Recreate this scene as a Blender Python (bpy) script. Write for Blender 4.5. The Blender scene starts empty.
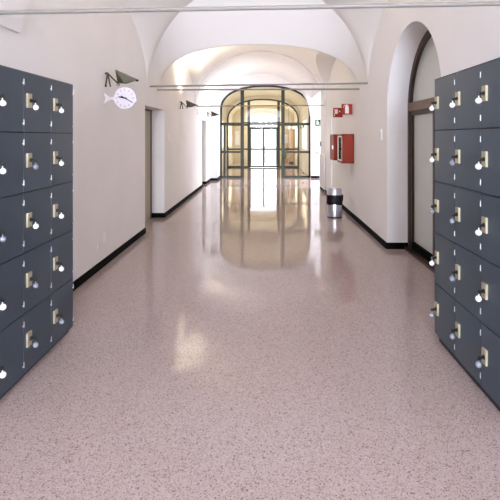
import bpy, bmesh, math
from mathutils import Vector, Matrix
sc = bpy.context.scene
COL = sc.collection
PI = math.pi

# ------------------------------------------------------------------ helpers
def lin(r, g, b):
    f = lambda c: (c/255/12.92) if c/255 <= .04045 else ((c/255+.055)/1.055)**2.4
    return (f(r), f(g), f(b), 1)

def mat(name, rgb, rough=.6, metal=0, spec=.5, noise=0, nscale=8, bump=0, bscale=60, coat=0):
    m = bpy.data.materials.new(name); m.use_nodes = True
    nt = m.node_tree; p = nt.nodes['Principled BSDF']
    c = lin(*rgb)
    p.inputs['Base Color'].default_value = c
    p.inputs['Roughness'].default_value = rough
    p.inputs['Metallic'].default_value = metal
    p.inputs['Specular IOR Level'].default_value = spec
    if coat: p.inputs['Coat Weight'].default_value = coat
    tc = nt.nodes.new('ShaderNodeTexCoord')
    if noise:
        n = nt.nodes.new('ShaderNodeTexNoise'); n.inputs['Scale'].default_value = nscale
        n.inputs['Detail'].default_value = 6
        r = nt.nodes.new('ShaderNodeMapRange')
        r.inputs[1].default_value = .3; r.inputs[2].default_value = .7
        r.inputs[3].default_value = 1-noise; r.inputs[4].default_value = 1+noise
        x = nt.nodes.new('ShaderNodeVectorMath'); x.operation = 'SCALE'
        x.inputs[0].default_value = c[:3]
        nt.links.new(tc.outputs['Object'], n.inputs['Vector'])
        nt.links.new(n.outputs['Fac'], r.inputs[0])
        nt.links.new(r.outputs[0], x.inputs['Scale'])
        nt.links.new(x.outputs[0], p.inputs['Base Color'])
    if bump:
        n = nt.nodes.new('ShaderNodeTexNoise'); n.inputs['Scale'].default_value = bscale
        n.inputs['Detail'].default_value = 4
        b = nt.nodes.new('ShaderNodeBump'); b.inputs['Strength'].default_value = bump
        b.inputs['Distance'].default_value = .004
        nt.links.new(tc.outputs['Object'], n.inputs['Vector'])
        nt.links.new(n.outputs['Fac'], b.inputs['Height'])
        nt.links.new(b.outputs[0], p.inputs['Normal'])
    return m

def glass_mat(name, tint=(1, 1, 1), rough=.0):
    m = bpy.data.materials.new(name); m.use_nodes = True
    nt = m.node_tree; nt.nodes.clear()
    o = nt.nodes.new('ShaderNodeOutputMaterial')
    t = nt.nodes.new('ShaderNodeBsdfTransparent'); t.inputs[0].default_value = (*tint, 1)
    g = nt.nodes.new('ShaderNodeBsdfGlossy'); g.inputs['Roughness'].default_value = rough
    fr = nt.nodes.new('ShaderNodeFresnel'); fr.inputs[0].default_value = 1.45
    mx = nt.nodes.new('ShaderNodeMixShader')
    nt.links.new(fr.outputs[0], mx.inputs[0]); nt.links.new(t.outputs[0], mx.inputs[1])
    nt.links.new(g.outputs[0], mx.inputs[2]); nt.links.new(mx.outputs[0], o.inputs[0])
    return m

def emit_mat(name, rgb, s):
    m = bpy.data.materials.new(name); m.use_nodes = True
    nt = m.node_tree; nt.nodes.clear()
    o = nt.nodes.new('ShaderNodeOutputMaterial'); e = nt.nodes.new('ShaderNodeEmission')
    e.inputs[0].default_value = lin(*rgb); e.inputs[1].default_value = s
    nt.links.new(e.outputs[0], o.inputs[0]); return m

def BM(): return bmesh.new()

def box(bm, x0, x1, y0, y1, z0, z1, bev=0):
    if x0 > x1: x0, x1 = x1, x0
    if y0 > y1: y0, y1 = y1, y0
    if z0 > z1: z0, z1 = z1, z0
    v = [bm.verts.new((x, y, z)) for x in (x0, x1) for y in (y0, y1) for z in (z0, z1)]
    fs = []
    for q in ((0,1,3,2),(4,6,7,5),(0,4,5,1),(2,3,7,6),(0,2,6,4),(1,5,7,3)):
        fs.append(bm.faces.new([v[i] for i in q]))
    if bev:
        es = list({e for f in fs for e in f.edges})
        bmesh.ops.bevel(bm, geom=es, offset=bev, segments=2, affect='EDGES', profile=.7)

def cyl(bm, p, q, r, r2=None, seg=16, caps=True):
    p, q = Vector(p), Vector(q); r2 = r if r2 is None else r2
    d = (q-p).normalized()
    a = d.orthogonal().normalized(); b = d.cross(a)
    A, B = [], []
    for i in range(seg):
        t = 2*PI*i/seg; o = a*math.cos(t)+b*math.sin(t)
        A.append(bm.verts.new(p+o*r)); B.append(bm.verts.new(q+o*r2))
    for i in range(seg):
        j = (i+1) % seg; bm.faces.new((A[i], A[j], B[j], B[i]))
    if caps:
        bm.faces.new(A[::-1]); bm.faces.new(B)

def lathe(bm, prof, seg=40, ox=0, oy=0):
    rings = []
    for r, z in prof:
        if r < 1e-6: rings.append([bm.verts.new((ox, oy, z))])
        else: rings.append([bm.verts.new((ox+r*math.cos(2*PI*i/seg), oy+r*math.sin(2*PI*i/seg), z)) for i in range(seg)])
    for a, b in zip(rings, rings[1:]):
        for i in range(seg):
            j = (i+1) % seg
            f = []
            for v in (a[i % len(a)], a[j % len(a)], b[j % len(b)], b[i % len(b)]):
                if v not in f: f.append(v)
            if len(f) > 2: bm.faces.new(f)

def prism(bm, pts, axis, a, b):
    """pts 2D polygon; axis 'x': pts are (y,z); 'y': (x,z); 'z': (x,y)"""
    def P(p, t):
        return {'x': (t, p[0], p[1]), 'y': (p[0], t, p[1]), 'z': (p[0], p[1], t)}[axis]
    A = [bm.verts.new(P(p, a)) for p in pts]; B = [bm.verts.new(P(p, b)) for p in pts]
    bm.faces.new(A); bm.faces.new(B[::-1])
    n = len(pts)
    for i in range(n):
        j = (i+1) % n; bm.faces.new((A[j], A[i], B[i], B[j]))

def ball(bm, c, r, u=20, v=14):
    bmesh.ops.create_uvsphere(bm, u_segments=u, v_segments=v, radius=r, matrix=Matrix.Translation(c))

def ruled(bm, rows):
    R = [[bm.verts.new(p) for p in row] for row in rows]
    for a, b in zip(R, R[1:]):
        for i in range(len(a)-1):
            f = [a[i], a[i+1], b[i+1], b[i]]
            try: bm.faces.new(f)
            except ValueError: pass

def obj(name, bm, m, parent=None, smooth=False, angle=35, normals=True):
    if normals: bmesh.ops.recalc_face_normals(bm, faces=bm.faces)
    me = bpy.data.meshes.new(name); bm.to_mesh(me); bm.free()
    if smooth:
        for p in me.polygons: p.use_smooth = True
        me.set_sharp_from_angle(angle=math.radians(angle))
    for k in (m if isinstance(m, (list, tuple)) else [m]): me.materials.append(k)
    o = bpy.data.objects.new(name, me); COL.objects.link(o)
    if parent: o.parent = parent
    return o

def thing(name, label, cat, loc=(0, 0, 0), rz=0, group=None):
    o = bpy.data.objects.new(name, None); COL.objects.link(o)
    o.empty_display_size = .1
    o.location = loc; o.rotation_euler = (0, 0, rz)
    o['label'] = label; o['category'] = cat
    if group: o['group'] = group
    return o

def tag(o, label, cat, group=None):
    o['label'] = label; o['category'] = cat
    if group: o['group'] = group
    return o

def struct(name, bm, m, parent=None, smooth=False, angle=35):
    o = obj(name, bm, m, parent, smooth, angle)
    if parent is None: o['kind'] = 'structure'
    return o

def copy_tree(o, parent=None):
    c = o.copy(); COL.objects.link(c)
    if parent: c.parent = parent
    for ch in list(o.children): copy_tree(ch, c)
    return c

# ------------------------------------------------------------------ materials
M = {}
M['plaster'] = mat('plaster', (236, 233, 231), .75, spec=.3, noise=.02, nscale=1.5, bump=.08, bscale=25)
M['ceil'] = mat('ceiling_plaster', (236, 233, 230), .8, spec=.2, noise=.015, nscale=1.2, bump=.05, bscale=20)
M['cream'] = mat('cream_plaster', (220, 209, 180), .8, spec=.2, noise=.03, nscale=2)
M['base'] = mat('black_baseboard', (10, 9, 9), .8, spec=.1)
M['rod'] = mat('painted_steel_rod', (136, 131, 124), .45, spec=.5)
M['locker'] = mat('slate_blue_laminate', (50, 67, 81), .34, spec=.5, noise=.02, nscale=3)
M['lockerbody'] = mat('dark_slate_carcass', (8, 9, 10), .8)
M['lit_edge'] = mat('painted_lit_edge', (140, 152, 168), .4)  # pale colour imitates light caught on the door edges
M['plinth'] = mat('dark_plinth', (22, 25, 28), .6)
M['nickel'] = mat('nickel_lock_plate', (186, 178, 150), .5, metal=.45)
M['hinge'] = mat('bright_hinge', (205, 205, 205), .4, metal=.6)
M['blackplastic'] = mat('black_plastic', (14, 14, 14), .35)
M['whiteball'] = mat('white_plastic_ball', (250, 250, 248), .15, coat=.5)
M['clear_dim_ball'] = mat('smoky_and_dimmed_ball', (128, 134, 144), .12, coat=.6)  # smoky knobs, and bottom-row knobs greyed as shade
M['bronze'] = mat('olive_bronze_metal', (70, 64, 48), .45, metal=.5)
M['clockwhite'] = mat('white_enamel', (216, 209, 215), .4)
M['tick'] = mat('pale_grey_ink', (176, 169, 178), .6)
M['hand'] = mat('dark_grey_hand', (22, 21, 21), .5)
M['red'] = mat('red_enamel', (142, 42, 10), .5, spec=.25)
M['signred'] = mat('red_sign', (152, 40, 11), .5, spec=.25)
M['signdark'] = mat('dark_red_edge', (90, 16, 14), .5)
M['white'] = mat('white_paint', (236, 234, 232), .45)
M['offwhite'] = mat('off_white_panel', (214, 208, 204), .5)
M['signgreen'] = mat('green_sign', (20, 66, 36), .6, spec=.2)
M['frame'] = mat('dark_green_steel', (42, 46, 31), .45, spec=.35)
M['glass'] = glass_mat('clear_glass')
M['brown'] = mat('dark_brown_wood', (56, 38, 24), .45, noise=.15, nscale=14)
M['brown_lit'] = mat('dark_brown_wood_lit', (104, 78, 54), .45, noise=.12, nscale=14)  # lit copy of the brown wood, light put into the colour
M['frost'] = mat('pale_frosted_glass', (196, 200, 194), .25, spec=.5, noise=.015, nscale=4)
M['steel'] = mat('brushed_steel', (205, 205, 212), .32, metal=.9)
M['bag'] = mat('black_bin_bag', (6, 6, 7), .5, spec=.25, bump=.4, bscale=40)
M['doorgrey'] = mat('olive_grey_door', (172, 164, 142), .5)
M['doorframe'] = mat('dark_door_frame', (58, 50, 40), .5)
M['hose'] = mat('hose_canvas', (196, 178, 110), .7)
M['hosedark'] = mat('dark_cabinet_interior', (38, 34, 24), .6)
M['concrete'] = mat('pale_paving', (225, 222, 215), .8)
M['wood'] = mat('warm_wood', (186, 158, 122), .5)
M['bulb'] = emit_mat('lamp_bulb', (255, 226, 170), 12)
M['leaf'] = mat('leaf_green', (84, 112, 62), .5, noise=.2)
M['poster'] = mat('white_poster', (240, 240, 236), .5)

def terrazzo():
    m = bpy.data.materials.new('terrazzo'); m.use_nodes = True
    nt = m.node_tree; p = nt.nodes['Principled BSDF']; L = nt.links
    tc = nt.nodes.new('ShaderNodeTexCoord')
    def vor(scale):
        v = nt.nodes.new('ShaderNodeTexVoronoi'); v.inputs['Scale'].default_value = scale
        L.new(tc.outputs['Object'], v.inputs['Vector']); return v
    def ramp(stops):
        r = nt.nodes.new('ShaderNodeValToRGB'); r.color_ramp.interpolation = 'CONSTANT'
        e = r.color_ramp.elements
        e[0].position, e[0].color = stops[0][0], stops[0][1]
        e[1].position, e[1].color = stops[1][0], stops[1][1]
        for s, c in stops[2:]:
            k = e.new(s); k.color = c
        return r
    v1 = vor(235)
    sep = nt.nodes.new('ShaderNodeSeparateColor'); L.new(v1.outputs['Color'], sep.inputs[0])
    r1 = ramp([(0, lin(78, 60, 34)), (.08, lin(128, 110, 84)), (.16, lin(174, 156, 152)), (.55, lin(178, 162, 160)), (.84, lin(194, 182, 182))])
    L.new(sep.outputs[0], r1.inputs[0])
    v2 = vor(150)
    sep2 = nt.nodes.new('ShaderNodeSeparateColor'); L.new(v2.outputs['Color'], sep2.inputs[0])
    r2 = ramp([(0, lin(84, 62, 40)), (.07, lin(178, 162, 160))])
    L.new(sep2.outputs[1], r2.inputs[0])
    mx = nt.nodes.new('ShaderNodeMix'); mx.data_type = 'RGBA'; mx.inputs[0].default_value = .4
    L.new(r1.outputs[0], mx.inputs[6]); L.new(r2.outputs[0], mx.inputs[7])
    n = nt.nodes.new('ShaderNodeTexNoise'); n.inputs['Scale'].default_value = .9; n.inputs['Detail'].default_value = 3
    L.new(tc.outputs['Object'], n.inputs['Vector'])
    mr = nt.nodes.new('ShaderNodeMapRange'); mr.inputs[3].default_value = .035; mr.inputs[4].default_value = .09
    L.new(n.outputs['Fac'], mr.inputs[0]); L.new(mr.outputs[0], p.inputs['Roughness'])
    L.new(mx.outputs[2], p.inputs['Base Color'])
    p.inputs['Specular IOR Level'].default_value = .40
    return m
M['floor'] = terrazzo()

# ------------------------------------------------------------------ key dimensions (metres; camera at x=0, y=0, z=1.5, looking +y)
XL, XR = -1.875, 1.635            # corridor walls
XC, HW = -.12, 1.755              # vault centre line and half width
SP = 2.27                         # spring of the vaults
YB = -9.0                         # rear wall
DW, DH = .353, .3735              # locker door pitch

# ------------------------------------------------------------------ floor and ground
bm = BM(); box(bm, -3.2, 5.2, YB-.3, 26.2, -.2, 0)
struct('floor', bm, M['floor'])
bm = BM(); box(bm, -25, 25, 26.2, 70, -.25, -.03); box(bm, 5.2, 30, -20, 26.2, -.25, -.03)
box(bm, -25, 5.2, -30, YB-.3, -.25, -.03)
g = struct('ground', bm, M['concrete'])

# ------------------------------------------------------------------ walls
TOP = 4.5
bm = BM()
x0 = XL-.3
box(bm, x0, XL, YB, 6.97, 0, TOP)
box(bm, x0, XL, 6.97, 8.31, 2.0, TOP)
box(bm, x0, XL, 8.31, 13.3, 0, TOP)
box(bm, x0, XL, 13.3, 14.2, 2.01, TOP)
box(bm, x0, XL, 14.2, 16.3, 0, TOP)
box(bm, XL, -1.655, 15.35, 16.3, 0, TOP)      # pilaster beside the glass partition
struct('wall_left', bm, M['plaster'])

AY, AR, AZ = 5.05, .93, 1.85      # arched doorway in the right wall
bm = BM(); x1 = 1.957
box(bm, XR, x1, YB, AY-AR, 0, TOP)
box(bm, XR, x1, AY+AR, 13.15, 0, TOP)
N = 48
pts = [(AY-AR*math.cos(PI*i/N), AZ+AR*math.sin(PI*i/N)) for i in range(N+1)]
ruled(bm, [[(XR, y, TOP) for y, z in pts], [(XR, y, z) for y, z in pts], [(x1, y, z) for y, z in pts], [(x1, y, TOP) for y, z in pts]])
box(bm, XR, x1, 13.15, 16.3, 2.85, TOP)       # lintel over the side opening
struct('wall_right', bm, M['plaster'])

# side hall on the right, beyond the corridor wall
bm = BM()
box(bm, 1.957, 4.9, 12.85, 13.15, 0, TOP)
box(bm, 4.9, 5.2, 12.85, 13.3, 0, TOP); box(bm, 4.9, 5.2, 16.1, 16.6, 0, TOP)
box(bm, 4.9, 5.2, 13.3, 16.1, 0, .5); box(bm, 4.9, 5.2, 13.3, 16.1, 2.9, TOP)
struct('wall_side_hall', bm, M['plaster'])
bm = BM(); box(bm, 1.957, 5.2, 12.85, 16.6, 3.1, 3.2)
struct('ceiling_side_hall', bm, M['ceil'])

# rear wall (behind the camera) with a tall window
bm = BM()
box(bm, XL-.3, -1.3, YB-.3, YB, 0, TOP); box(bm, 1.1, x1, YB-.3, YB, 0, TOP)
box(bm, -1.3, 1.1, YB-.3, YB, 0, .4); box(bm, -1.3, 1.1, YB-.3, YB, 3.0, TOP)
struct('wall_rear', bm, M['plaster'])
bm = BM()
for x in (-1.3, -.13, 1.05): box(bm, x, x+.06, YB-.18, YB-.12, .4, 3.0)
for z in (.4, 1.7, 2.94): box(bm, -1.3, 1.1, YB-.18, YB-.12, z, z+.06)
w = struct('window_1', bm, M['white'])

def basket(cx, hw, sp, rise, n, N=48):
    out = []
    for i in range(N+1):
        t = PI*i/N; c = -math.cos(t); s = math.sin(t)
        x = math.copysign(abs(c)**(2/n), c); z = abs(s)**(2/n)
        out.append((cx+hw*x, sp+rise*z))
    return out

def arch_wall(name, m, xa, xb, cx, hw, sp, rise, n, ya, yb, top=TOP):
    bm = BM()
    a = basket(cx, hw, sp, rise, n)
    if xa < cx-hw: box(bm, xa, cx-hw, ya, yb, 0, top)
    if xb > cx+hw: box(bm, cx+hw, xb, ya, yb, 0, top)
    ruled(bm, [[(x, ya, top) for x, z in a], [(x, ya, z) for x, z in a], [(x, yb, z) for x, z in a], [(x, yb, top) for x, z in a]])
    return struct(name, bm, m)
arch_wall('wall_partition', M['plaster'], XL-.3, 5.2, .01, 1.665, 2.5, .91, 2.3, 16.3, 16.6)
# vestibule between the two glass partitions, and the hall beyond
VC, VH = -.10, 1.79
bm = BM()
for ya, yb in ((16.6, 21.9), (22.1, 26.0)):
    ym = 19.2 if ya < 20 else 24.0
    for xa, xb in ((VC-VH-.25, VC-VH), (VC+VH, VC+VH+.25)):
        box(bm, xa, xb, ya, ym-1, 0, TOP); box(bm, xa, xb, ym+1, yb, 0, TOP)
        box(bm, xa, xb, ym-1, ym+1, 0, 1.0); box(bm, xa, xb, ym-1, ym+1, 2.2, TOP)
struct('wall_vestibule', bm, M['cream'])
arch_wall('wall_inner', M['cream'], VC-VH-.25, VC+VH+.25, VC, 1.77, 2.35, 1.03, 2.2, 21.9, 22.1)
arch_wall('wall_entrance', M['cream'], VC-VH-.25, VC+VH+.25, -.11, .83, 2.62, .28, 2.1, 26.0, 26.2)
bm = BM()
a = basket(VC, VH+.02, 2.5, 1.0, 2.3)
ruled(bm, [[(x, 16.6, z) for x, z in a], [(x, 21.9, z) for x, z in a]])
a = basket(VC, VH+.02, 2.5, .85, 2.3)
ruled(bm, [[(x, 22.1, z) for x, z in a], [(x, 26.0, z) for x, z in a]])
struct('ceiling_vestibule', bm, M['cream'], smooth=True)

# ------------------------------------------------------------------ ceiling: cross vaults, tympana, roof
def vault(bm, y0, y1, rise, yc, lhw, lrise, nt=2.0, K=64):
    """barrel of profile t(x) along y, cut on both sides by lunettes l(y)"""
    T = lambda s: rise*(max(0, 1-abs(s)**nt))**(1/nt)                 # s = (x-XC)/HW
    def xs_at(h): return (max(0, 1-(h/rise)**nt))**(1/nt)              # |s| where t = h
    L = lambda d: lrise*math.sqrt(max(0, 1-d*d))
    S = [math.sin(PI/2*k/K) for k in range(-K, K+1)]
    scrit = xs_at(lrise)
    S = sorted(set(S+[-scrit, scrit]))
    for side in (-1, 1):                                              # barrel ends
        rows = []
        for s in S:
            h = T(s)
            g = 0 if h >= lrise else math.sqrt(max(0, 1-(h/lrise)**2))*lhw
            ye = y0 if side < 0 else y1
            yi = yc+side*g
            rows.append([(XC+HW*s, ye+(yi-ye)*k/6, SP+h) for k in range(7)])
        ruled(bm, rows)
    for side in (-1, 1):                                              # lunettes
        rows = []
        for k in range(-K, K+1):
            d = math.sin(PI/2*k/K); h = L(d); xi = xs_at(h)
            rows.append([(XC+side*HW*(1.004+(xi-1.004)*j/6), yc+lhw*d, SP+h) for j in range(7)])
        ruled(bm, rows)

def prof(rise, n=2.0, N=64, sp=SP, hw=HW):
    return [(XC-hw*math.cos(PI*i/N), sp+rise*(max(0, 1-abs(math.cos(PI*i/N))**n))**(1/n)) for i in range(N+1)]

def sail(bm, y0, y1, rise, yc, lhw, lrise, p=3.0, K=56):
    """cross vault whose groins are rounded off"""
    ys = [y0]+[yc+lhw*math.sin(PI/2*k/K) for k in range(-K, K+1)]+[y1]
    rows = []
    for y in ys:
        d = (y-yc)/lhw; l = lrise*math.sqrt(max(0, 1-d*d)); row = []
        for k in range(-K, K+1):
            a = math.sin(PI/2*k/K); t = rise*math.sqrt(max(0, 1-a*a))
            row.append((XC+HW*1.002*a, y, SP+(t**p+l**p)**(1/p)))
        rows.append(row)
    ruled(bm, rows)

bm = BM()
R1, R2 = 1.78, 1.52
sail(bm, -9.0, -1.6, R1, -5.3, 3.5, 1.12)
sail(bm, -1.6, 2.9, R1, .65, 2.1, 1.14)
sail(bm, 2.9, 7.2, R1, 5.05, 2.04, 1.14)
vault(bm, 7.8, 12.0, R2, 9.9, 2.0, 1.05)
vault(bm, 12.0, 16.32, R2, 14.2, 2.0, 1.05)
P1 = prof(R1); B1 = prof(.84, 2.4); P2 = prof(R2)
ruled(bm, [[(x, 7.2, z) for x, z in P1], [(x, 7.75, z) for x, z in B1]])       # end wall over the flat arch
ruled(bm, [[(x, 7.75, z) for x, z in B1], [(x, 7.8, z) for x, z in B1], [(x, 7.8, z) for x, z in P2]])
rb = prof(R2-.03, hw=HW-.02)
ruled(bm, [[(x, 11.85, z+.1) for x, z in rb], [(x, 11.85, z) for x, z in rb], [(x, 12.15, z) for x, z in rb], [(x, 12.15, z+.1) for x, z in rb]])
box(bm, XL-.3, 5.2, YB-.3, 26.2, TOP, TOP+.15)                                 # roof slab
struct('ceiling', bm, M['ceil'], smooth=True, angle=20)

# springer block at the near left, with a flat underside
bm = BM()
prism(bm, [(2.45, 2.285), (3.37, 2.285), (3.49, 2.58), (3.62, 2.9), (3.62, 3.3), (2.2, 3.3), (2.2, 2.9)], 'x', XL-.01, XL+.03)
struct('trim_1', bm, M['plaster'])

# ------------------------------------------------------------------ baseboards
BH, BT = .085, .014
bm = BM()
for ya, yb in ((YB, 6.97), (8.31, 13.3), (14.2, 15.35)): box(bm, XL, XL+BT, ya, yb, 0, BH)
box(bm, XL-.24, XL, 8.296, 8.31, 0, BH); box(bm, XL-.13, XL, 14.186, 14.2, 0, BH)
box(bm, XL, -1.655, 15.336, 15.35, 0, BH); box(bm, -1.655, -1.641, 15.336, 16.3, 0, BH)
struct('baseboard_left', bm, M['base'])
bm = BM()
box(bm, XR-BT, XR, YB, AY-AR, 0, BH); box(bm, XR-BT, XR, AY+AR, 13.15, 0, BH)
box(bm, XR-BT, x1-.02, AY+AR-BT, AY+AR, 0, BH)
box(bm, 1.675, 4.9, 16.286, 16.3, 0, BH)
struct('baseboard_right', bm, M['base'])

# ------------------------------------------------------------------ doors in the left wall
def left_door(n, ya, yb, depth, h):
    X = XL-depth
    bm = BM()
    box(bm, X-.05, X+.005, ya, ya+.06, 0, h); box(bm, X-.05, X+.005, yb-.06, yb, 0, h); box(bm, X-.05, X+.012, ya, yb, h-.035, h)
    d = struct(n, bm, M['doorframe'])
    bm = BM(); box(bm, X-.04, X-.004, ya+.06, yb-.06, .005, h-.035)
    obj('door_leaf', bm, M['doorgrey'], d)
    bm = BM(); cyl(bm, (X-.01, ya+.13, 1.02), (X+.05, ya+.13, 1.02), .01); cyl(bm, (X+.05, ya+.12, 1.02), (X+.05, ya+.25, 1.02), .01)
    obj('door_handle', bm, M['steel'], d, True)
left_door('door_1', 6.97, 8.31, .24, 2.0)
left_door('door_2', 13.3, 14.2, .13, 2.01)

# ------------------------------------------------------------------ arched glazed door in the right wall
FX = x1-.045
def ring(bm, ro, ri, xa, xb, N=40):
    o = [(AY-ro*math.cos(PI*i/N), AZ+ro*math.sin(PI*i/N)) for i in range(N+1)]
    q = [(AY-ri*math.cos(PI*i/N), AZ+ri*math.sin(PI*i/N)) for i in range(N+1)]
    ruled(bm, [[(xa, *p) for p in o], [(xa, *p) for p in q], [(xb, *p) for p in q], [(xb, *p) for p in o], [(xa, *p) for p in o]])
bm = BM()
ring(bm, AR+.005, AR-.075, FX, x1+.02)
box(bm, FX, x1+.02, AY-AR, AY-AR+.08, 0, AZ+.02); box(bm, FX, x1+.02, AY+AR-.08, AY+AR, 0, AZ+.02)
d3 = struct('door_3', bm, M['brown'])
bm = BM(); box(bm, FX-.015, x1+.02, AY-AR+.05, AY+AR-.05, 1.84, 1.95, .008)
obj('transom', bm, M['brown_lit'], d3)  # coloured paler than the frame for the light it catches
bm = BM(); box(bm, FX-.05, x1+.02, AY-AR, AY+AR, .0, .035)
obj('threshold', bm, M['brown'], d3)
bm = BM(); prism(bm, [(AY-(AR-.06)*math.cos(PI*i/40), 1.9+(AR-.06)*math.sin(PI*i/40)*.95) for i in range(41)], 'x', x1, x1+.01)
obj('fanlight_pane', bm, M['frost'], d3)
for s in (-1, 1):
    bm = BM(); ya, yb = sorted((AY+s*.02, AY+s*(AR-.085)))
    box(bm, FX+.012, x1+.015, ya, ya+.05, .035, 1.84); box(bm, FX+.012, x1+.015, yb-.05, yb, .035, 1.84)
    box(bm, FX+.012, x1+.015, ya, yb, 1.78, 1.84)
    lf = obj('door_leaf', bm, M['brown'], d3)
    bm = BM(); box(bm, x1, x1+.012, ya+.05, yb-.05, .13, 1.78); obj('pane', bm, M['frost'], lf)
    bm = BM(); box(bm, FX+.012, x1+.015, ya+.05, yb-.05, .035, .13); obj('kick_board', bm, M['base'], lf)

# ------------------------------------------------------------------ tie rods across the vaults
def rod(a, b, label):
    c = (Vector(a)+Vector(b))/2
    bm = BM(); cyl(bm, Vector(a)-c, Vector(b)-c, .0145, seg=14)
    o = obj('tie_rod', bm, M['rod'], None, True); o.location = c
    tag(o, label, 'tie rod', None); return o
rod((XL, 3.0, 2.335), (XR, 2.78, 2.335), 'long pale steel tie rod crossing the vault nearest the camera, above the lockers')
rod((XL, 7.26, 2.325), (XR, 7.1, 2.355), 'upper rod of the close pair crossing under the vault past the fish clock')
rod((XL, 7.76, 2.32), (XR, 7.72, 2.33), 'lower rod of the close pair crossing under the vault past the fish clock')
rod((XL, 12.2, 2.34), (XR, 12.1, 2.36), 'far tie rod spanning in front of the green glazed arch')

# ------------------------------------------------------------------ lockers
CLEAR_DIM_L = {(1, 1), (3, 1), (4, 1), (4, 2), (2, 0)}       # (row from top, column from the near end)
CLEAR_DIM_R = {(1, 1), (2, 1), (2, 0), (3, 1), (4, 0), (4, 1), (4, 2)}  # bottom-row entries are greyed for weaker light, the rest are smoky balls
def locker_bank(label, loc, rz, clear, z0=.035):
    root = thing('locker_bank', label, 'lockers', loc, rz, 'banks of small square lockers')
    W = 3*DW; D = .36; H = z0+5*DH
    bm = BM(); box(bm, -D, -.019, 0, W, z0, H)
    body = obj('carcass', bm, M['lockerbody'], root)
    bm = BM(); box(bm, -D, -.001, -.002, .0, z0, H); box(bm, -D, -.001, W, W+.002, z0, H); box(bm, -D, -.001, -.002, W+.002, H, H+.003)
    obj('casing', bm, M['locker'], root)
    bm = BM(); box(bm, -D, -.03, .01, W-.01, 0, z0)
    obj('plinth', bm, M['plinth'], root)
    for c in range(1, 3):
        bm = BM()
        for r in range(5): box(bm, -.019, -.003, c*DW-.0016, c*DW+.0016, z0+r*DH+.004, z0+(r+1)*DH-.004)
        obj('lit_edge_strip', bm, M['lit_edge'], root)  # pale strip stands in for the lit edge between columns
    for r in range(5):
        for c in range(3):
            ya, yb = c*DW+.002, (c+1)*DW-.002
            zb = z0+(4-r)*DH+.0032; zt = z0+(5-r)*DH-.0032
            bm = BM(); box(bm, -.018, 0, ya, yb, zb, zt, .0012)
            d = obj('locker_door', bm, M['locker'], root)
            zc = (zb+zt)/2+.012
            yp = ya+.028
            bm = BM(); box(bm, -.001, .012, yp, yp+.05, zc-.044, zc+.044, .0015)
            obj('lock_plate', bm, M['nickel'], d)
            bm = BM(); cyl(bm, (.012, yp+.03, zc), (.017, yp+.03, zc), .013); 
            cyl(bm, (.017, yp+.03, zc), (.036, yp+.032, zc-.004), .0085)
            box(bm, .03, .05, yp+.027, yp+.037, zc-.014, zc+.006, .002)
            obj('lock_barrel', bm, M['blackplastic'], d, True)
            k = (r, c) in clear
            bm = BM(); cyl(bm, (.042, yp+.032, zc-.03), (.042, yp+.032, zc-.004), .003)
            ball(bm, (.044, yp+.032, zc-.042), .0175)
            kn = obj('key_knob', bm, M['clear_dim_ball' if k else 'whiteball'], d, True, 50)
            if k: kn['label'] = 'grey ball knob, smoky plastic, bottom row toned down as shade'
            for f in (.16, .84):
                z = zb+(zt-zb)*f
                bm = BM(); cyl(bm, (.003, yb+.002, z-.017), (.003, yb+.002, z+.017), .0028, seg=12)
                box(bm, -.001, .0015, yb-.010, yb, z-.012, z-.004)
                obj('hinge', bm, M['hinge'], d, True)
    return root
locker_bank('slate blue locker bank against the left wall, in front of the fish clock', (-1.485, 2.39, 0), 0, CLEAR_DIM_L)
locker_bank('slate blue locker bank against the right wall, beside the arched brown door', (1.252, 3.292, 0), PI, CLEAR_DIM_R, .055)

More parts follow.
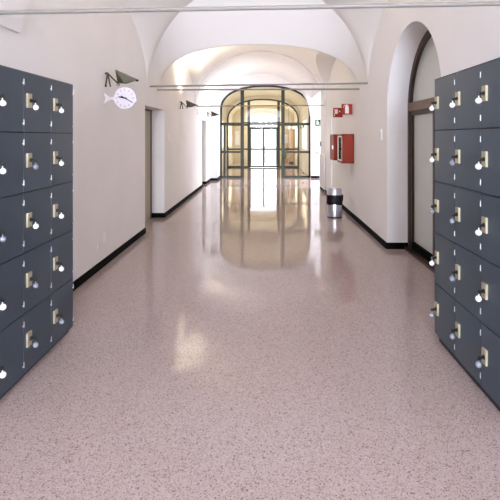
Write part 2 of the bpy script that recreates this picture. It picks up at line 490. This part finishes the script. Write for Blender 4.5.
# ------------------------------------------------------------------ wall uplighters
def uplighter():
    root = thing('wall_uplighter', 'olive bronze wall uplighter above the white fish clock', 'wall lamp', (XL, 5.23, 2.17), 0, 'bronze uplighters along the left wall')
    bm = BM()
    cyl(bm, (.004, 0, -.075), (.03, 0, .082), .009, seg=8)
    cyl(bm, (.03, 0, .082), (.063, 0, -.084), .009, seg=8)
    cyl(bm, (0, 0, -.07), (.016, 0, -.07), .014, seg=10)
    cyl(bm, (.014, 0, .02), (.042, 0, .02), .006, seg=8)
    obj('bracket', bm, M['bronze'], root, True)
    bm = BM(); cyl(bm, (.026, 0, .08), (.155, 0, -.045), .009, seg=10); cyl(bm, (0, 0, .075), (.03, 0, .08), .01, seg=10)
    obj('arm', bm, M['bronze'], root, True)
    bm = BM()
    for i in range(16):
        t, u = 2*PI*i/16, 2*PI*(i+1)/16
        cyl(bm, (.153+.016*math.cos(t), 0, -.055+.016*math.sin(t)), (.153+.016*math.cos(u), 0, -.055+.016*math.sin(u)), .004, seg=6)
    obj('ring', bm, M['bronze'], root, True)
    bm = BM()
    A = [(.148, -.09, .108), (.148, .09, .108)]; B = [(.158, -.035, -.035), (.158, .035, -.035)]
    Cc = [(.235, -.035, -.042), (.235, .035, -.042)]; T = [(.385, -.014, .004), (.385, .014, .004)]
    V = {k: [bm.verts.new(p) for p in q] for k, q in dict(A=A, B=B, C=Cc, T=T).items()}
    for s in (0, 1):
        bm.faces.new((V['A'][s], V['B'][s], V['C'][s], V['T'][s]))
    bm.faces.new((V['B'][0], V['B'][1], V['C'][1], V['C'][0])); bm.faces.new((V['C'][0], V['C'][1], V['T'][1], V['T'][0]))
    bm.faces.new((V['A'][0], V['A'][1], V['B'][1], V['B'][0]))
    sh = obj('shade', bm, M['bronze'], root)
    so = sh.modifiers.new('solid', 'SOLIDIFY'); so.thickness = .004; so.offset = 0
    bm = BM(); cyl(bm, (.36, 0, -.006), (.39, 0, -.006), .014, seg=12); cyl(bm, (.335, -.02, .006), (.335, .02, .006), .011, seg=12)
    obj('finial', bm, M['blackplastic'], root, True)
    bm = BM(); cyl(bm, (.19, -.035, .015), (.19, .035, .015), .009, seg=12)
    obj('bulb', bm, M['bulb'], root, True)
    return root
up = uplighter()
for y, z, lab in ((9.84, 2.20, 'olive bronze wall uplighter at the near end of the far tie rod, left wall'),
                  (14.4, 2.22, 'olive bronze wall uplighter farthest down the left wall, by the glass partition')):
    c = copy_tree(up); c.location = (XL, y, z); c['label'] = lab

# ------------------------------------------------------------------ fish clock
ck = thing('fish_clock', 'white round wall clock shaped like a fish, below the bronze uplighter', 'clock', (XL, 5.2, 1.952))
cx = .247; R = .127
bm = BM(); cyl(bm, (cx, -.022, 0), (cx, .022, 0), R, seg=64)
bmesh.ops.bevel(bm, geom=[e for e in bm.edges if len(e.link_faces) == 2 and any(len(f.verts) > 8 for f in e.link_faces)], offset=.006, segments=3, affect='EDGES')
obj('clock_case', bm, M['clockwhite'], ck, True)
bm = BM()
prism(bm, [(.0, .058), (.02, .052), (.05, .018), (.09, .010), (.14, .022), (.14, -.022), (.09, -.012), (.05, -.024), (.018, -.056), (.0, -.058), (.022, 0)], 'y', -.014, .014)
obj('tail', bm, M['clockwhite'], ck)
bm = BM(); prism(bm, [(cx+R-.012, -.004), (cx+R+.012, -.010), (cx+R+.004, -.024), (cx+R+.014, -.036), (cx+R-.010, -.050), (cx+R-.03, -.03)], 'y', -.012, .012)
obj('mouth', bm, M['clockwhite'], ck)
for h in range(12):
    t = 2*PI*h/12; s, c = math.sin(t), math.cos(t)
    bm = BM(); w = .0065; a, b = .084, .108; l = (-c, s)
    q = [(cx+a*s+w*c, a*c-w*s), (cx+b*s+w*c, b*c-w*s), (cx+b*s-w*c, b*c+w*s), (cx+a*s-w*c, a*c+w*s)]
    prism(bm, q, 'y', -.0228, -.0218)
    obj('hour_mark', bm, M['tick'], ck)
def hand(name, ang, L, w, back, y):
    s, c = math.sin(ang), math.cos(ang)
    q = []
    for d, e in ((-back, -w), (L*.85, -w*.7), (L, 0), (L*.85, w*.7), (-back, w)):
        q.append((cx+d*s+e*c, d*c-e*s))
    bm = BM(); prism(bm, q, 'y', y-.001, y+.001); obj(name, bm, M['hand'], ck)
hand('hour_hand', math.radians(281), .080, .010, .025, -.0255)
hand('minute_hand', math.radians(119), .108, .0065, .05, -.028)
bm = BM(); cyl(bm, (cx, -.022, 0), (cx, -.03, 0), .007); obj('hub', bm, M['hand'], ck, True)

# ------------------------------------------------------------------ fire cabinets and their signs
def cabinet(label, y, w, glazed=True):
    root = thing('fire_hose_cabinet', label, 'fire cabinet', (XR, y, 1.015), 0, 'red fire cabinets')
    d, h = .205, .54
    bm = BM()
    box(bm, -d+.012, 0, 0, .012, 0, h); box(bm, -d+.012, 0, w-.012, w, 0, h)
    box(bm, -d+.012, 0, 0, w, 0, .012); box(bm, -d+.012, 0, 0, w, h-.012, h); box(bm, -.012, 0, 0, w, 0, h)
    obj('cabinet_body', bm, M['red'], root)
    bm = BM(); e = .045
    for a in ((0, w, 0, e), (0, w, h-e, h)): box(bm, -d-.008, -d+.012, a[0], a[1], a[2], a[3])
    for a in ((0, e), (w-e, w)): box(bm, -d-.008, -d+.012, a[0], a[1], 0, h)
    dr = obj('cabinet_door', bm, M['red'], root)
    if not glazed:
        bm = BM(); box(bm, -d-.004, -d+.006, e, w-e, e, h-e); obj('door_panel', bm, M['red'], dr)
        bm = BM(); box(bm, -d-.025, -d-.006, e+.02, e+.05, h/2-.04, h/2+.04); obj('latch', bm, M['steel'], dr)
        return root
    bm = BM()
    box(bm, -d-.010, -d-.002, e-.006, w-e+.006, e-.006, e+.014); box(bm, -d-.010, -d-.002, e-.006, w-e+.006, h-e-.014, h-e+.006)
    box(bm, -d-.010, -d-.002, e-.006, e+.014, e, h-e); box(bm, -d-.010, -d-.002, w-e-.03, w-e+.006, e, h-e)
    obj('lit_frame_trim', bm, M['white'], dr)  # white stands in for light on the red door frame
    bm = BM(); box(bm, -d, -d+.004, e, w-e, e, h-e); obj('window_pane', bm, M['glass'], dr)
    bm = BM()
    yc, zc = w/2, h/2
    for k, rr in enumerate((.07, .10, .13, .16, .185)):
        for i in range(28):
            t, u = 2*PI*i/28, 2*PI*(i+1)/28
            cyl(bm, (-.10, yc+rr*math.cos(t), zc+rr*math.sin(t)), (-.10, yc+rr*math.cos(u), zc+rr*math.sin(u)), .0155, seg=8, caps=False)
    obj('coiled_hose', bm, M['hose'], root, True)
    bm = BM(); cyl(bm, (-.012, yc, zc), (-.14, yc, zc), .035); box(bm, -.15, -.13, yc-.02, yc+.02, zc-.2, zc+.2)
    obj('hose_hub', bm, M['hosedark'], root, True)
    return root
cabinet('red fire hose cabinet with glass front, nearer of two on the right wall', 8.2, .56)
cabinet('red fire cabinet with solid door, half hidden behind the glass-fronted one', 9.25, .5, False)

def flag_sign(label, y, z, kind):
    root = thing('fire_sign', label, 'sign', (XR, y, z), 0, 'red fire signs projecting from the right wall')
    s = .2
    bm = BM(); box(bm, -s, 0, -.004, .004, 0, s); obj('sign_plate', bm, M['signred'], root)
    bm = BM(); box(bm, -s, -s+.012, -.006, .006, 0, s); obj('edge_trim', bm, M['signdark'], root)
    bm = BM()
    if kind == 0:      # extinguisher: body, shoulder, hose
        prism(bm, [(-.135, .02), (-.065, .02), (-.065, .14), (-.075, .165), (-.09, .175), (-.09, .19), (-.115, .19), (-.115, .175), (-.128, .165), (-.135, .14)], 'y', -.0065, -.004)
        prism(bm, [(-.118, .186), (-.155, .176), (-.168, .13), (-.160, .128), (-.148, .168), (-.118, .176)], 'y', -.0065, -.004)
    else:              # hose reel square and a dot
        prism(bm, [(-.165, .075), (-.10, .075), (-.10, .17), (-.165, .17)], 'y', -.0065, -.004)
        prism(bm, [(-.062+.018*math.cos(2*PI*i/16), .125+.018*math.sin(2*PI*i/16)) for i in range(16)], 'y', -.0065, -.004)
        prism(bm, [(-.175, .02), (-.165, .02), (-.165, .075), (-.175, .075)], 'y', -.0065, -.004)
    obj('pictogram', bm, M['offwhite'], root)
flag_sign('red fire sign with white extinguisher shape, above the nearer cabinet', 8.36, 1.92, 0)
flag_sign('red fire sign with white square and dot, overlapped by the nearer sign', 9.41, 1.915, 1)

# ------------------------------------------------------------------ waste bin
bn = thing('waste_bin', 'round brushed steel waste bin with a black bag, on the floor by the right wall', 'bin', (1.302, 8.35, 0))
bm = BM()
lathe(bm, [(0, .01), (.128, .01), (.132, .02), (.134, .04), (.134, .525), (.130, .532), (.126, .525), (.126, .03), (0, .03)], 48)
obj('bin_drum', bm, M['steel'], bn, True)
bm = BM(); lathe(bm, [(.0, 0), (.130, 0), (.136, .006), (.136, .02), (.131, .022)], 48)
obj('foot_ring', bm, M['blackplastic'], bn, True)
bm = BM(); seg = 64; rows = []
for k, (r0, z) in enumerate([(.1345, .425), (.142, .42), (.146, .38), (.143, .33), (.147, .27), (.140, .245), (.1345, .25)]):
    row = []
    for i in range(seg+1):
        t = 2*PI*i/seg
        w = .004*math.sin(7*t+k*1.3)+.003*math.sin(13*t-k)
        bulge = .018*max(0, math.cos(t-.15))**6 if 1 <= k <= 3 else 0
        rr = max(.1345, r0+(w if 0 < k < 6 else 0)+bulge)
        row.append((rr*math.cos(t), rr*math.sin(t), z+.008*math.sin(3*t+.5)*(1 if k > 2 else .4)))
    rows.append(row)
ruled(bm, rows); bmesh.ops.remove_doubles(bm, verts=bm.verts, dist=1e-5)
obj('bag_collar', bm, M['bag'], bn, True, 60)

# ------------------------------------------------------------------ small wall fittings
def plate(name, label, cat, loc, ny, nz, t, side, m=None, knob=None):
    """side +1: on the left wall facing +x; -1: on the right wall facing -x"""
    root = thing(name, label, cat, loc)
    bm = BM(); box(bm, 0, side*t, -ny/2, ny/2, -nz/2, nz/2, .003)
    obj('cover_plate', bm, m or M['white'], root)
    if knob:
        bm = BM(); box(bm, side*t, side*(t+.005), -knob[0]/2, knob[0]/2, -knob[1]/2, knob[1]/2, .0015)
        obj(knob[2], bm, knob[3], root)
    return root
plate('light_switch', 'white light switch on the left wall past the recessed door', 'switch', (XL, 8.72, 1.5), .08, .12, .014, 1, M['white'], (.03, .06, 'rocker', M['offwhite']))
plate('light_switch', 'white switch on the right wall between the arched door and fire cabinets', 'switch', (XR, 6.25, 1.53), .085, .145, .02, -1, M['white'], (.035, .07, 'rocker', M['offwhite']))
plate('door_sign', 'small pale plate high on the left wall above the far doorway', 'sign', (XL, 12.4, 2.19), .14, .16, .012, 1, M['offwhite'], (.10, .11, 'face', M['white']))
s1 = plate('wall_socket', 'white wall socket low on the left wall, nearer the lockers', 'socket', (XL, 5.02, .285), .085, .085, .008, 1, M['plaster'], (.05, .05, 'socket_face', M['white']))
for y in (-.01, 0, .01):
    bm = BM(); cyl(bm, (.013, y, 0), (.0135, y, 0), .003, seg=10); obj('socket_hole', bm, M['blackplastic'], s1)
s2 = plate('wall_socket', 'tall white wall socket low on the left wall, higher and farther from lockers', 'socket', (XL, 5.22, .33), .07, .12, .008, 1, M['plaster'], (.04, .08, 'socket_face', M['white']))
for z in (-.02, 0, .02):
    bm = BM(); cyl(bm, (.013, 0, z), (.0135, 0, z), .003, seg=10); obj('socket_hole', bm, M['blackplastic'], s2)
plate('card_reader', 'small dark red reader at the far end of the right wall', 'reader', (XR, 13.0, 1.3), .09, .15, .03, -1, M['signdark'], (.05, .08, 'reader_face', M['blackplastic']))
kn = thing('wall_button', 'small grey button on the wall right of the glass partition', 'button', (1.895, 16.3, .92))
bm = BM(); cyl(bm, (0, 0, 0), (0, -.02, 0), .05, seg=20); obj('button_base', bm, M['white'], kn, True)
bm = BM(); cyl(bm, (0, -.02, 0), (0, -.05, 0), .032, seg=20); obj('button_cap', bm, M['plinth'], kn, True)

# white service duct up the right wall and a low radiator beyond it
bm = BM(); box(bm, -.05, 0, -.36, .36, 0, 2.0, .004)
o = obj('service_panel', bm, M['white']); o.location = (XR, 11.1, .0)
tag(o, 'tall white panel on the right wall behind the waste bin', 'panel')
rd = thing('radiator', 'low white radiator on the right wall beyond the tall white panel', 'radiator', (XR, 12.42, .09))
bm = BM(); box(bm, -.055, -.012, -.48, .48, 0, .95, .004); obj('radiator_panel', bm, M['white'], rd)
bm = BM()
for k in range(10): box(bm, -.062, -.055, -.45+k*.095, -.40+k*.095, .05, .90)
obj('flutes', bm, M['offwhite'], rd)
for y in (-.35, .35):
    bm = BM(); box(bm, -.012, 0, y-.02, y+.02, .1, .85); obj('bracket', bm, M['offwhite'], rd)
bm = BM(); cyl(bm, (-.035, -.5, .05), (-.035, -.47, .05), .014, seg=12); cyl(bm, (-.035, -.5, -.085), (-.035, -.5, .06), .008, seg=10)
obj('valve', bm, M['steel'], rd, True)

# ------------------------------------------------------------------ exit signs
def exit_sign(label, loc, s):
    root = thing('exit_sign', label, 'sign', loc, 0, 'green emergency exit signs')
    bm = BM(); box(bm, -s/2, s/2, -.012, 0, 0, s*1.08); obj('sign_plate', bm, M['signgreen'], root)
    bm = BM(); k = s
    P = lambda q: prism(bm, [(x*k, z*k) for x, z in q], 'y', -.015, -.012)
    P([(-.26, .18), (-.20, .18), (-.20, .88), (-.26, .88)])                       # doorway jamb
    P([(-.20, .83), (.0, .83), (.0, .88), (-.20, .88)])
    P([(-.06+.06*math.cos(2*PI*i/14), .72+.06*math.sin(2*PI*i/14)) for i in range(14)])
    P([(-.12, .62), (.0, .64), (.03, .44), (-.08, .40)])                            # running figure
    P([(-.08, .42), (.03, .45), (.13, .28), (.06, .25)]); P([(-.08, .42), (-.0, .42), (-.07, .22), (-.14, .22)])
    P([(0, .62), (.16, .52), (.15, .46), (0, .56)])
    P([(.1, .13), (.38, .13), (.38, .19), (.1, .19)])
    obj('pictogram', bm, M['poster'], root)
exit_sign('green exit sign on the white wall right of the glass partition', (1.945, 16.3, 1.9), .225)
exit_sign('small green exit sign inside, behind the glass partition', (1.56, 18.6, 1.86), .17)

# ------------------------------------------------------------------ near glazed partition (y = 16.5)
def pane(parent, xa, xb, za, zb, y):
    bm = BM(); box(bm, xa, xb, y-.004, y+.004, za, zb); obj('glass_pane', bm, M['glass'], parent)
def bar(name, parent, xa, xb, za, zb, y, d=.06):
    bm = BM(); box(bm, xa, xb, -d/2+y, d/2+y, za, zb); return obj(name, bm, M['frame'], parent)
def arch_frame(parent, cx, hw, sp, rise, n, w, d=.07):
    bm = BM()
    o = basket(cx, hw, sp, rise, n); i_ = basket(cx, hw-w, sp, rise-w, n)
    ruled(bm, [[(x, -d/2, z) for x, z in o], [(x, -d/2, z) for x, z in i_], [(x, d/2, z) for x, z in i_], [(x, d/2, z) for x, z in o], [(x, -d/2, z) for x, z in o]])
    obj('arch_frame', bm, M['frame'], parent)
Yp = 16.45
pt = thing('glazed_partition', 'green steel and glass partition filling the near arch, passage open in its middle', 'partition', (0, Yp, 0))
CX, CH = .01, 1.66
arch_frame(pt, CX, CH, 2.5, .905, 2.3, .065)
for xa, xb in ((CX-CH, CX-CH+.065), (CX+CH-.065, CX+CH)): bar('jamb', pt, xa, xb, 0, 2.5, 0)
for xa, xb in ((-.90, -.775), (.60, .725)): bar('post', pt, xa, xb, 0, 3.32, 0, .1)
bar('mullion', pt, -1.53, -1.455, 0, 1.95, 0, .05)
for xa, xb in ((CX-CH, -.775), (.60, CX+CH)):
    bar('top_rail', pt, xa, xb, 1.93, 2.03, 0); bar('middle_rail', pt, xa, xb, .91, .985, 0); bar('bottom_rail', pt, xa, xb, 0, .07, 0)
    pane(pt, xa+.06, xb-.12 if xa < 0 else xb-.06, .07, .91, 0) if xa < 0 else pane(pt, xa+.12, xb-.06, .07, .91, 0)
    pane(pt, *((xa+.06, xb-.12) if xa < 0 else (xa+.12, xb-.06)), .985, 1.93, 0)
def fan_pane(parent, xa, xb, z0, cx, hw, sp, rise, n):
    a = [(x, z) for x, z in basket(cx, hw-.05, sp, rise-.05, n, 90) if xa <= x <= xb]
    if a[0][1] > z0: a = [(a[0][0], z0)]+a
    if a[-1][1] > z0: a = a+[(a[-1][0], z0)]
    bm = BM(); prism(bm, a, 'y', -.004, .004); obj('glass_pane', bm, M['glass'], parent)
fan_pane(pt, CX-CH, -.90, 2.03, CX, CH, 2.5, .905, 2.3)
fan_pane(pt, .725, CX+CH, 2.03, CX, CH, 2.5, .905, 2.3)
fan_pane(pt, -.775, .60, 2.05, CX, CH, 2.5, .905, 2.3)
bar('passage_head', pt, -.775, .60, 2.0, 2.05, 0, .05)
for x, z in ((-1.62, .22), (1.40, .18)):
    bm = BM(); cyl(bm, (x, -.03, z), (x, -.12, z), .03, seg=12); obj('door_stop', bm, M['blackplastic'], pt, True)

# far glazed partition (y = 21.95) with double doors
fp = thing('glazed_partition', 'farther green glazed partition with closed double doors to outside', 'partition', (0, 21.95, 0))
arch_frame(fp, VC, 1.765, 2.35, 1.03, 2.2, .07)
for xa, xb in ((VC-1.765, VC-1.695), (VC+1.695, VC+1.765)): bar('jamb', fp, xa, xb, 0, 2.35, 0)
for xa, xb in ((-.86, -.73), (.60, .73)): bar('post', fp, xa, xb, 0, 3.3, 0, .1)
for xa, xb in ((VC-1.765, -.73), (.60, VC+1.765)):
    bar('top_rail', fp, xa, xb, 2.05, 2.15, 0); bar('middle_rail', fp, xa, xb, .86, .94, 0); bar('bottom_rail', fp, xa, xb, 0, .07, 0)
    q = (xa+.06, xb-.12) if xa < 0 else (xa+.12, xb-.06)
    pane(fp, *q, .07, .86, 0); pane(fp, *q, .94, 2.05, 0)
bar('top_rail', fp, -.73, .60, 2.10, 2.16, 0)
bar('door_head', fp, -.73, .60, 1.93, 1.985, 0)
pane(fp, -.73, .60, 1.985, 2.10, 0)
fan_pane(fp, VC-1.765, -.86, 2.15, VC, 1.765, 2.35, 1.03, 2.2)
fan_pane(fp, .73, VC+1.765, 2.15, VC, 1.765, 2.35, 1.03, 2.2)
fan_pane(fp, -.73, .60, 2.16, VC, 1.765, 2.35, 1.03, 2.2)
for s in (-1, 1):
    xa, xb = (-.728, -.066) if s < 0 else (-.064, .598)
    bm = BM()
    box(bm, xa, xa+.045, -.025, .025, .01, 1.928); box(bm, xb-.045, xb, -.025, .025, .01, 1.928)
    box(bm, xa, xb, -.025, .025, 1.88, 1.928); box(bm, xa, xb, -.025, .025, .01, .09); box(bm, xa, xb, -.025, .025, .87, .93)
    lf = obj('door_leaf', bm, M['frame'], fp)
    for za, zb in ((.09, .87), (.93, 1.88)):
        bm = BM(); box(bm, xa+.045, xb-.045, -.004, .004, za, zb); obj('glass_pane', bm, M['glass'], lf)
    bm = BM()
    cyl(bm, (xa+.08, -.06, 1.02), (xb-.08, -.06, 1.02), .016, seg=10)
    for x in (xa+.1, xb-.1): cyl(bm, (x, -.06, 1.02), (x, -.02, .90), .01, seg=8)
    obj('push_bar', bm, M['steel'], lf, True)

# ------------------------------------------------------------------ things seen through the glazing
XVL, XVR = VC-VH, VC+VH
def board(label, x, z, nx, nz, trim):
    root = thing('notice_board', label, 'notice board', (x, 26.0, z))
    bm = BM(); box(bm, -nx/2, nx/2, -.025, 0, -nz/2, nz/2); obj('backing', bm, trim, root)
    bm = BM(); box(bm, -nx/2+.03, nx/2-.03, -.03, -.025, -nz/2+.03, nz/2-.03); obj('sheet', bm, M['poster'], root)
board('narrow white notice board seen through the glazing left of the entrance doors', -1.62, 1.45, .32, .85, M['offwhite'])
board('white notice board seen through the glazing right of the entrance doors', 1.26, 1.40, .30, .62, M['wood'])
def pendant(label, x, y):
    root = thing('pendant_lamp', label, 'lamp', (x, y, 2.02), 0, 'white globe lamps behind the glazing')
    bm = BM(); ball(bm, (0, 0, 0), .10); obj('globe', bm, M['white'], root, True)
    bm = BM(); cyl(bm, (0, 0, .09), (0, 0, 1.05), .008, seg=8); obj('stem', bm, M['frame'], root, True)
pendant('white globe lamp behind the right glazing, nearer the doors', 1.27, 24.0)
pendant('white globe lamp behind the right glazing, nearer the side wall', 1.52, 24.0)
root = thing('cupboard', 'tall narrow wooden cupboard seen through the right glazing by the entrance', 'cupboard', (1.50, 25.6, 0))
bm = BM(); box(bm, -.14, .14, -.2, .2, .08, 2.0); obj('cupboard_body', bm, M['wood'], root)
bm = BM(); box(bm, -.12, .12, -.17, .17, 0, .08); obj('plinth', bm, M['plinth'], root)
bm = BM(); box(bm, -.13, .13, -.218, -.2, .1, 1.98); d = obj('cupboard_door', bm, M['wood'], root)
bm = BM(); cyl(bm, (-.09, -.218, 1.0), (-.09, -.25, 1.0), .012, seg=10); obj('knob', bm, M['steel'], d, True)
# potted plant by the glazing
root = thing('potted_plant', 'green potted plant behind the right glazing of the partition', 'plant', (1.12, 24.6, 0))
bm = BM(); lathe(bm, [(0, 0), (.12, 0), (.16, .28), (.17, .30), (.145, .30), (.14, .26), (0, .26)], 24); obj('pot', bm, M['wood'], root, True)
bm = BM()
for k in range(26):
    a = k*2.4; r = .10+.22*((k*7) % 10)/10; h = .42+.5*((k*3) % 11)/11
    p = Vector((0, 0, .26)); q = Vector((r*.5*math.cos(a), r*.5*math.sin(a), h)); e = Vector((r*1.3*math.cos(a), r*1.3*math.sin(a), h+.04))
    sd = Vector((-math.sin(a), math.cos(a), 0))*.035
    cyl(bm, p, q, .005, seg=5)
    v = [bm.verts.new(c) for c in (q, (q+e)/2+sd+Vector((0, 0, .03)), e, (q+e)/2-sd+Vector((0, 0, .03)))]
    bm.faces.new(v)
obj('foliage', bm, M['leaf'], root)

# window of the side hall
bm = BM()
for y in (13.3, 14.67, 16.04): box(bm, 5.0, 5.06, y, y+.06, .5, 2.9)
for z in (.5, 1.7, 2.84): box(bm, 5.0, 5.06, 13.3, 16.1, z, z+.06)
struct('window_2', bm, M['white'])

# ------------------------------------------------------------------ lights
def area(name, loc, rot, sx, sy, e, col, spread=PI):
    l = bpy.data.lights.new(name, 'AREA'); l.shape = 'RECTANGLE'; l.size = sx; l.size_y = sy
    l.energy = e; l.color = col; l.spread = spread
    o = bpy.data.objects.new(name, l); COL.objects.link(o); o.location = loc; o.rotation_euler = rot
    return o
area('rear_window_daylight', (-.1, YB-.25, 1.75), (PI/2, 0, 0), 2.3, 2.4, 1300, (.75, .83, 1.0))
area('side_window_daylight', (5.1, 14.7, 1.75), (0, PI/2, 0), 2.3, 2.7, 350, (.80, .86, 1.0))
area('entrance_daylight', (-.1, 26.6, 1.5), (-PI/2, 0, 0), 1.6, 2.7, 40, (1, .99, .97))
for y, z, e in ((5.23, 2.17, 340), (9.84, 2.2, 150), (14.4, 2.22, 60)):
    l = bpy.data.lights.new('uplighter_glow', 'SPOT'); l.energy = e; l.color = (1, .87, .66); l.spot_size = math.radians(75 if y < 6 else 150); l.spot_blend = 1
    l.shadow_soft_size = .03
    o = bpy.data.objects.new('uplighter_glow', l); COL.objects.link(o)
    o.location = (XL+.27, y, z+.06); o.rotation_euler = (PI, math.radians(38 if y < 6 else 20), 0)  # nearest beam is added, narrowed and tilted inward to brighten the floor
for y, e in ((19.2, 38), (24.0, 34)):
    for sd in (-1, 1):
        area('vestibule_window_daylight', (VC+sd*(VH+.2), y, 1.6), (0, sd*PI/2, 0), 1.2, 2.0, e, (1, .96, .88))

w = bpy.data.worlds.new('World'); sc.world = w; w.use_nodes = True
b = w.node_tree.nodes['Background']; b.inputs[0].default_value = (.93, .96, 1, 1); b.inputs[1].default_value = 1.7

# ------------------------------------------------------------------ camera
cam = bpy.data.cameras.new('camera'); co = bpy.data.objects.new('camera', cam); COL.objects.link(co)
co.location = (0, 0, 1.5); co.rotation_euler = (PI/2, 0, 0)
cam.sensor_width = 36; cam.lens = 446/500*36
cam.shift_x = -15/500; cam.shift_y = -113/500
cam.clip_start = .05
sc.camera = co

vs = sc.view_settings
vs.view_transform = 'Standard'; vs.look = 'None'; vs.gamma = 1; vs.use_curve_mapping = False; vs.exposure = 0.3
cy = sc.cycles
cy.max_bounces = 14; cy.diffuse_bounces = 8; cy.glossy_bounces = 5; cy.transparent_max_bounces = 16
cy.use_denoising = True; cy.sample_clamp_indirect = 6
